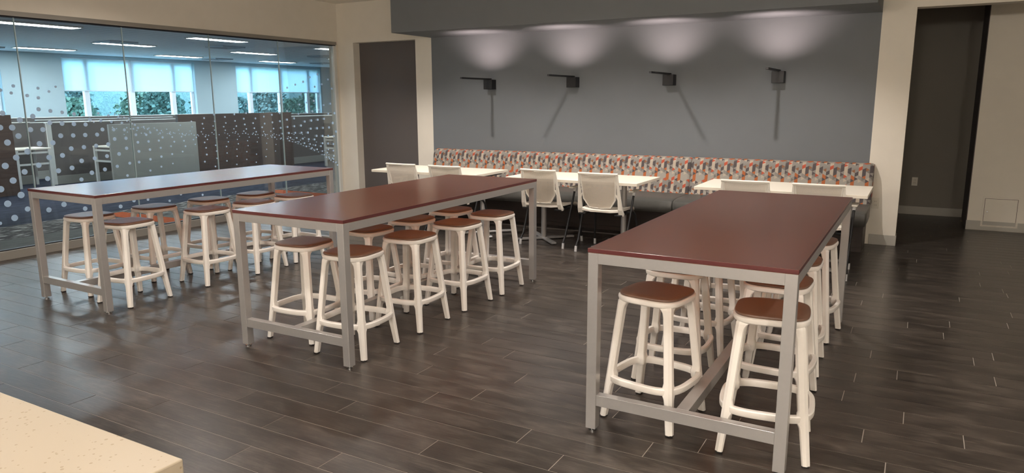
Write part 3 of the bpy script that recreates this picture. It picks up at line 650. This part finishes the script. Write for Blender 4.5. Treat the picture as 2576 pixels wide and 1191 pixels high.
# ================================================================== BANQUETTE
PAL = {'O': srgb(166, 92, 48), 'R': srgb(172, 78, 52), 'D': srgb(78, 71, 71), 'G': srgb(133, 128, 121), 'L': srgb(152, 146, 136), 'W': srgb(174, 160, 143), 'B': srgb(134, 92, 64), 'T': srgb(114, 108, 101)}
PAT = ['TLLDGGGDDDGLLG', 'OOOOWGGGBLLOOD', 'LLLLDGGGGDDLDL', 'LLLLWWRRWWWGGW', 'LLLRGGGDDDDOTG', 'OOOOGGGBTLLLWD', 'LLLLTDDDDGDTGL', 'LLRRWRWWWWWRGW']
def back_profile(s):
    P = [(8.395, 0.465), (8.41, 0.50), (8.475, 0.80), (8.485, 0.845), (8.505, 0.873), (8.535, 0.888), (8.575, 0.890), (8.61, 0.880), (8.63, 0.85)]
    d = 0
    for p, q in zip(P[:-1], P[1:]):
        l = math.hypot(q[0] - p[0], q[1] - p[1])
        if s <= d + l: f = (s - d) / l; return (p[0] + (q[0] - p[0]) * f, p[1] + (q[1] - p[1]) * f)
        d += l
    return P[-1]
LEN = 0.0
_P = [(8.395, 0.465), (8.41, 0.50), (8.475, 0.80), (8.485, 0.845), (8.505, 0.873), (8.535, 0.888), (8.575, 0.890), (8.61, 0.880), (8.63, 0.85)]
for p, q in zip(_P[:-1], _P[1:]): LEN += math.hypot(q[0] - p[0], q[1] - p[1])
def make_back(x0, x1, parent, phase):
    n = round((x1 - x0) / 0.0356); w = (x1 - x0) / n; S = 0.0411
    me = bpy.data.meshes.new('backrest'); V = []; F = []; C = []; idx = {}
    def vert(x, s):
        s = max(0, min(LEN, s)); key = (round(x, 5), round(s, 5))
        if key not in idx:
            y, z = back_profile(s); e = min(x - x0, x1 - x)
            if e < 0.03: k_ = (1 - e / 0.03) ** 2; y = y + (8.6 - y) * 0.12 * k_; z -= 0.012 * k_
            idx[key] = len(V); V.append((x, y, z))
        return idx[key]
    def tri(a, b_, c, col):
        if max(a[1], b_[1], c[1]) <= 1e-6 or min(a[1], b_[1], c[1]) >= LEN - 1e-6: return
        mid = lambda p, q: ((p[0] + q[0]) / 2, (p[1] + q[1]) / 2)
        ab, bc, ca = mid(a, b_), mid(b_, c), mid(c, a)
        for t3 in ((a, ab, ca), (ab, b_, bc), (ca, bc, c), (ab, bc, ca)):
            ids = [vert(*p) for p in t3]
            if len(set(ids)) == 3: F.append(ids); C.append(col)
    for i in range(n):
        xa, xb = x0 + i * w, x0 + (i + 1) * w; oa = (i % 2) * S / 2; ob = ((i + 1) % 2) * S / 2
        for k in range(-2, int(LEN / S) + 3):
            sa = k * S + oa; col = lambda cen: PAL[PAT[(i + phase) % 8][(25 - int(round(cen / (S / 2)))) % 14]]
            # triangle with its upright side on the left boundary
            tri((xa, sa), (xb, sa + S / 2), (xa, sa + S), col(sa + S / 2))
            sb = k * S + ob
            tri((xb, sb), (xb, sb + S), (xa, sb + S / 2), col(sb + S / 2))
    # end caps and back
    for x, sgn in ((x0, 1), (x1, -1)):
        K = 14
        for k in range(K):
            s0, s1 = LEN * k / K, LEN * (k + 1) / K
            a = vert(x, s0); b_ = vert(x, s1); base = len(V)
            V.append((x, 8.636, V[a][2])); V.append((x, 8.636, V[b_][2]))
            F.append([a, b_, base + 1, base] if sgn > 0 else [a, base, base + 1, b_]); C.append(PAL['GLRLWOGDLTRWLG'[k]])
    me.from_pydata(V, [], F); ca = me.color_attributes.new('weave', 'FLOAT_COLOR', 'CORNER')
    li = 0
    for f, c in zip(F, C):
        for _ in f: ca.data[li].color = c; li += 1
    for p in me.polygons: p.use_smooth = True
    me.materials.append(M['upholstery']); o = bpy.data.objects.new('backrest', me); COL.objects.link(o); o.parent = parent; return o
units = ((-6.10, -4.252, 'left'), (-4.248, -2.352, 'middle'), (-2.348, -0.40, 'right'))
for (x0, x1, nm) in units:
    t = thing('banquette', '%s section of the banquette bench with geometric orange and grey backrest' % nm, 'bench', ((0), 0, 0), 0, 'banquette sections along the grey wall')
    make_back(x0, x1, t, 0)
    b = MB(); rings = []
    # cushion cross-section lofted along x with softened ends
    sec = [(7.80, 0.315), (7.775, 0.34), (7.765, 0.40), (7.785, 0.445), (7.83, 0.462), (7.95, 0.470), (8.25, 0.468), (8.46, 0.462), (8.47, 0.32), (8.2, 0.305)]
    cy, cz = 8.12, 0.39
    for (x, f) in ((x0, 0.90), (x0 + 0.006, 0.955), (x0 + 0.02, 0.985), (x0 + 0.05, 1), ((x0 + x1) / 2, 1.0), (x1 - 0.05, 1), (x1 - 0.02, 0.985), (x1 - 0.006, 0.955), (x1, 0.90)):
        rings.append([(x, cy + (y - cy) * (0.5 + f / 2), cz + (z - cz) * f) for y, z in sec])
    b.loft(rings, M['seat_vinyl']); b.build('seat', t)
    e = 0.0 if nm != 'right' else 0.03
    b = MB(); b.box((x0 + 0.001, 8.09, 0.05), (x1 - 0.001 - e, 8.60, 0.315), M['plinth'], 0.002, 1); b.box((x0 + 0.001, 8.11, 0), (x1 - 0.001 - e, 8.60, 0.05), M['plinth']); b.build('plinth', t)

# ================================================================== CAFE TABLES
def cafe_table(x0, x1, y0, y1, cols, lab, pl=0.15):
    t = thing('cafe_table', lab, 'table', ((x0 + x1) / 2, (y0 + y1) / 2, 0), 0, 'white tables at the banquette')
    w, d = (x1 - x0) / 2, (y1 - y0) / 2
    b = MB(); b.box((-w, -d, 0.71), (w, d, 0.74), M['laminate'], 0.003, 2); b.build('tabletop', t)
    for c in cols:
        cx = c - (x0 + x1) / 2
        b = MB(); b.cyl((cx, 0), 0.03, 0.02, 0.70, M['silver'], 24); b.build('column', t)
        b = MB(); b.box((cx - min(pl, 0.2), -0.2, 0.70), (cx + pl, 0.2, 0.71), M['black_metal'], 0.002, 1); b.build('mounting_plate', t)
        b = MB()
        for a in (45, 135):
            R = Matrix.Translation((cx, 0, 0)) @ Matrix.Rotation(math.radians(a), 4, 'Z')
            b.box((-0.36, -0.028, 0.008), (0.36, 0.028, 0.03), M['silver'], 0.004, 1, R)
        b.build('base', t)
        for a in (45, 135, 225, 315):
            b = MB(); b.cyl((cx + 0.33 * math.cos(math.radians(a)), 0.33 * math.sin(math.radians(a))), 0.018, 0, 0.009, M['dark_rubber'], 12); b.build('glide', t)
    return t
cafe_table(-5.85, -4.33, 6.83, 7.56, (-5.62, -4.47), 'white rectangular table at the left end of the banquette')
cafe_table(-3.95, -2.43, 6.84, 7.58, (-3.66, -2.70), 'white rectangular table at the middle of the banquette')
cafe_table(-1.87, -0.35, 6.885, 7.65, (-1.37, -0.85), 'white rectangular table at the right end of the banquette', 0.2)

# ================================================================== SIDE CHAIRS
def make_chair():
    t = thing('side_chair', '', 'chair', (0, 0, 0), 0, 'white side chairs facing the banquette'); cp = M['chair_plastic']
    # seat: thin waterfall shell
    b = MB(); rings = []
    for k in range(11):
        u = k / 10; y = -0.23 + 0.45 * u; z = 0.445 + 0.012 * math.sin(PI * u) - (0.02 * max(0, (u - 0.8) / 0.2) ** 2) + 0.012 * (1 - u) ** 3
        w = 0.205 + 0.02 * math.sin(PI * min(1, u * 0.8 + 0.1)); 
        rings.append([(-w, y, z + 0.012), (-w * 0.6, y, z - 0.004), (0, y, z - 0.008), (w * 0.6, y, z - 0.004), (w, y, z + 0.012), (w, y, z - 0.012), (w * 0.5, y, z - 0.024), (-w * 0.5, y, z - 0.024), (-w, y, z - 0.012)])
    b.loft(rings, cp); b.build('seat', t)
    # back: leaning plane  y = yb(z)
    yb = lambda z: -0.235 - (z - 0.44) * 0.21
    def slab(pts, m, th=0.006, curve=0.02):
        q = MB(); t2 = bmesh.new()
        f = [t2.verts.new((x, yb(z) - curve * (1 - (x / 0.21) ** 2) , z)) for x, z in pts]; g = [t2.verts.new((v.co.x, v.co.y + th, v.co.z)) for v in f]
        t2.faces.new(f); t2.faces.new(g[::-1]); n = len(f)
        for i in range(n): t2.faces.new((f[i], g[i], g[(i + 1) % n], f[(i + 1) % n]))
        bmesh.ops.recalc_face_normals(t2, faces=t2.faces); q._absorb(t2, m); return q
    # perforated panel in vertical strips so it curves
    b = MB(); K = 12; 
    xt, xm, xb_ = 0.190, 0.172, 0.115; zt, zm, zl = 0.825, 0.575, 0.487
    def hw(z): return xm + (xt - xm) * (z - zm) / (zt - zm) if z > zm else xb_ + (xm - xb_) * (z - zl) / (zm - zl)
    t2 = bmesh.new(); grid = []
    for j in range(15):
        z = zl + (zt - zl) * j / 14; W_ = hw(z)
        grid.append([t2.verts.new((W_ * (2 * i / K - 1), yb(z) - 0.022 * (1 - (2 * i / K - 1) ** 2), z)) for i in range(K + 1)])
    fr = []
    for j in range(14):
        for i in range(K): fr.append(t2.faces.new((grid[j][i], grid[j][i + 1], grid[j + 1][i + 1], grid[j + 1][i])))
    bmesh.ops.solidify(t2, geom=fr, thickness=0.004)
    b._absorb(t2, M['perforated'], True); b.build('back_panel', t)
    # rim around the panel and the two uprights
    b = MB(); rim = [(-hw(z), z) for z in (zt, 0.76, 0.68, 0.6, zm, 0.53, zl)] + [(0.115 * (2 * i / 6 - 1), zl - 0.006 * (1 - (2 * i / 6 - 1) ** 2)) for i in range(1, 6)] + [(hw(z), z) for z in (zl, 0.53, zm, 0.6, 0.68, 0.76, zt)]
    b.tube([(x, yb(z) - 0.022 * (1 - min(1, abs(x) / hw(z)) ** 2) + 0.002, z) for x, z in rim], 0.0075, cp, 8); b.build('back_rim', t)
    for s in (-1, 1):
        b = MB(); rings = []
        for (z, w, d) in ((0.405, 0.020, 0.035), (0.425, 0.024, 0.045), (0.47, 0.022, 0.030), (0.56, 0.018, 0.020), (0.70, 0.012, 0.014), (0.835, 0.008, 0.011)):
            xc = s * (0.222 - 0.018 * (z - 0.42) / 0.4); y = yb(z) + (0.02 if z < 0.45 else 0)
            rings.append([(xc - w, y - d * 0.4, z), (xc + w, y - d * 0.4, z), (xc + w, y + d * 0.6, z), (xc - w, y + d * 0.6, z)])
        b.loft(rings, cp, smooth=False); b.tube([(s * 0.212, yb(0.57), 0.555), (s * 0.196, yb(0.61), 0.60), (s * 0.180, yb(0.63), 0.628)], 0.009, cp, 8); b.build('upright', t)
    b = MB(); b.tube([(x, yb(0.84) - 0.020 * (1 - (x / 0.21) ** 2), 0.838) for x in [0.212 * (2 * i / 14 - 1) for i in range(15)]], 0.0115, cp, 10); b.build('top_rail', t)
    # metal frame
    for s in (-1, 1):
        b = MB(); b.tube([(s * 0.268, 0.02, 0.60), (s * 0.266, -0.02, 0.50), (s * 0.262, -0.13, 0.24), (s * 0.260, -0.185, 0.115), (s * 0.262, -0.215, 0.085), (s * 0.264, -0.235, 0.055)], 0.0115, M['black_metal'], 10); lg = b.build('rear_leg', t)
        b = MB(); b.tube([(s * 0.264, -0.235, 0.06), (s * 0.2645, -0.243, 0.0)], 0.0135, M['grey_sleeve'], 12); b.build('foot_sleeve', lg)
        b = MB(); b.tube([(s * 0.19, -0.10, 0.415), (s * 0.20, 0.10, 0.42), (s * 0.215, 0.17, 0.405), (s * 0.228, 0.205, 0.36), (s * 0.240, 0.235, 0.22), (s * 0.243, 0.24, 0.10), (s * 0.245, 0.25, 0.055)], 0.0115, M['black_metal'], 10); lg = b.build('front_leg', t)
        b = MB(); b.tube([(s * 0.245, 0.249, 0.06), (s * 0.2455, 0.255, 0.0)], 0.0135, M['grey_sleeve'], 12); b.build('foot_sleeve', lg)
        b = MB(); b.tube([(s * 0.268, 0.015, 0.59), (s * 0.270, 0.04, 0.636)], [0.014, 0.019], M['grey_sleeve'], 12); b.box((s * 0.272 - 0.028, -0.08, 0.636), (s * 0.272 + 0.028, 0.13, 0.650), cp, 0.006, 2); b.build('armrest', t)
    b = MB(); b.tube([(-0.262, -0.05, 0.425), (0.262, -0.05, 0.425)], 0.010, M['black_metal']); b.tube([(-0.20, 0.10, 0.42), (0.20, 0.10, 0.42)], 0.010, M['black_metal']); b.box((-0.235, -0.25, 0.405), (-0.16, -0.05, 0.42), M['black_metal'], 0.003, 1); b.box((0.16, -0.25, 0.405), (0.235, -0.05, 0.42), M['black_metal'], 0.003, 1); b.build('underframe', t)
    return t
chair = make_chair(); first = True
for (x, y, a, lab) in ((-5.27, 6.99, 0, 'white perforated-back chair, left one at the left cafe table'), (-4.655, 6.98, 2, 'white perforated-back chair, right one at the left cafe table'),
                       (-3.49, 7.07, -2, 'white perforated-back chair, left one at the middle cafe table'), (-2.795, 7.00, 1, 'white perforated-back chair, right one at the middle cafe table'),
                       (-1.345, 6.98, 0, 'white perforated-back chair, left one at the right cafe table'), (-0.725, 6.97, 0, 'white perforated-back chair, right one at the right cafe table')):
    o = chair if first else copy_tree(chair); first = False
    o.location = (x, y, 0); o.rotation_euler.z = math.radians(a); o['label'] = lab

# ================================================================== SCONCES
proto = None
for (x, zt, lab) in ((-5.196, 1.845, 'leftmost black box wall sconce with projecting arm'), (-3.948, 1.855, 'second black box wall sconce from the left'),
                     (-2.68, 1.862, 'third black box wall sconce from the left'), (-1.435, 1.872, 'rightmost black box wall sconce with projecting arm')):
    if proto is None:
        t = thing('wall_sconce', lab, 'lamp', (x, YB, zt), 0, 'black wall sconces'); proto = t
        b = MB(); b.box((-0.066, -0.115, -0.128), (0.066, 0, 0), M['sconce_black'], 0.002, 1); b.build('housing', t)
        b = MB(); b.box((-0.015, -0.765, -0.004), (0.015, -0.03, 0.018), M['sconce_black'], 0.001, 1); b.build('arm', t)
        b = MB(); b.box((-0.008, -0.755, 0.010), (0.008, -0.40, 0.0183), M['sconce_led']); b.build('led_strip', t)
    else:
        t = copy_tree(proto); t.location = (x, YB, zt); t['label'] = lab
    add_light('sconce_light', 'SPOT', (x, YB - 0.50, zt + 0.03), 34, (1.0, 0.78, 0.74), spot_size=math.radians(112), spot_blend=1.0, shadow_soft_size=0.006, aim=(x, YB - 0.20, zt + 0.60))

# ================================================================== OUTLETS, ACCESS PANEL
def outlet(loc, lab, rz=0):
    t = thing('wall_outlet', lab, 'outlet', loc, rz)
    b = MB(); b.box((-0.035, -0.006, -0.057), (0.035, 0, 0.057), M['outlet'], 0.002, 2); b.build('cover_plate', t)
    for dz in (-0.02, 0.02):
        b = MB(); b.box((-0.016, -0.009, dz - 0.014), (0.016, -0.005, dz + 0.014), M['outlet'], 0.002, 1); s = b.build('socket', t)
        b = MB(); b.box((-0.008, -0.0096, dz - 0.005), (-0.0055, -0.0088, dz + 0.006), M['dark_line']); b.box((0.0055, -0.0096, dz - 0.005), (0.008, -0.0088, dz + 0.006), M['dark_line']); b.build('slot', s)
outlet((-0.362, YB, 0.452), 'ivory wall outlet at the right end of the banquette')
outlet((-0.015, 11.2, 0.452), 'wall outlet on the dark corridor wall')
t = thing('access_panel', 'square painted access hatch low on the corridor wall', 'hatch', (0.905, 10.2, 0.228))
b = MB()
b.box((-0.165, -0.0015, -0.16), (0.165, -0.0005, 0.16), M['dark_gap'])
for (p, q) in (((-0.185, -0.008, -0.18), (-0.165, 0, 0.18)), ((0.165, -0.008, -0.18), (0.185, 0, 0.18)), ((-0.165, -0.008, 0.16), (0.165, 0, 0.18)), ((-0.165, -0.008, -0.18), (0.165, 0, -0.16))): b.box(p, q, M['wall'])
b.build('frame', t)
b = MB(); b.box((-0.161, -0.006, -0.156), (0.161, -0.001, 0.156), M['wall'], 0.001, 1); d = b.build('door', t)
b = MB(); b.tube([(-0.13, -0.009, 0.0), (-0.13, -0.005, 0.0)], 0.007, M['chrome'], 12); b.build('latch', d)

# ================================================================== COUNTER
t = thing('counter', 'cream speckled quartz counter in the near left corner', 'counter', (-1.143, 0.772, 0))
b = MB(); b.box((-2.7, -1.1, 0.865), (0, 0, 0.915), M['quartz'], 0.003, 2); b.box((-0.03, -1.1, 0.02), (0, -0.0005, 0.866), M['quartz']); b.build('countertop', t)
b = MB(); b.box((-2.66, -1.06, 0), (-0.031, -0.03, 0.864), M['counter_base']); b.build('cabinet', t)
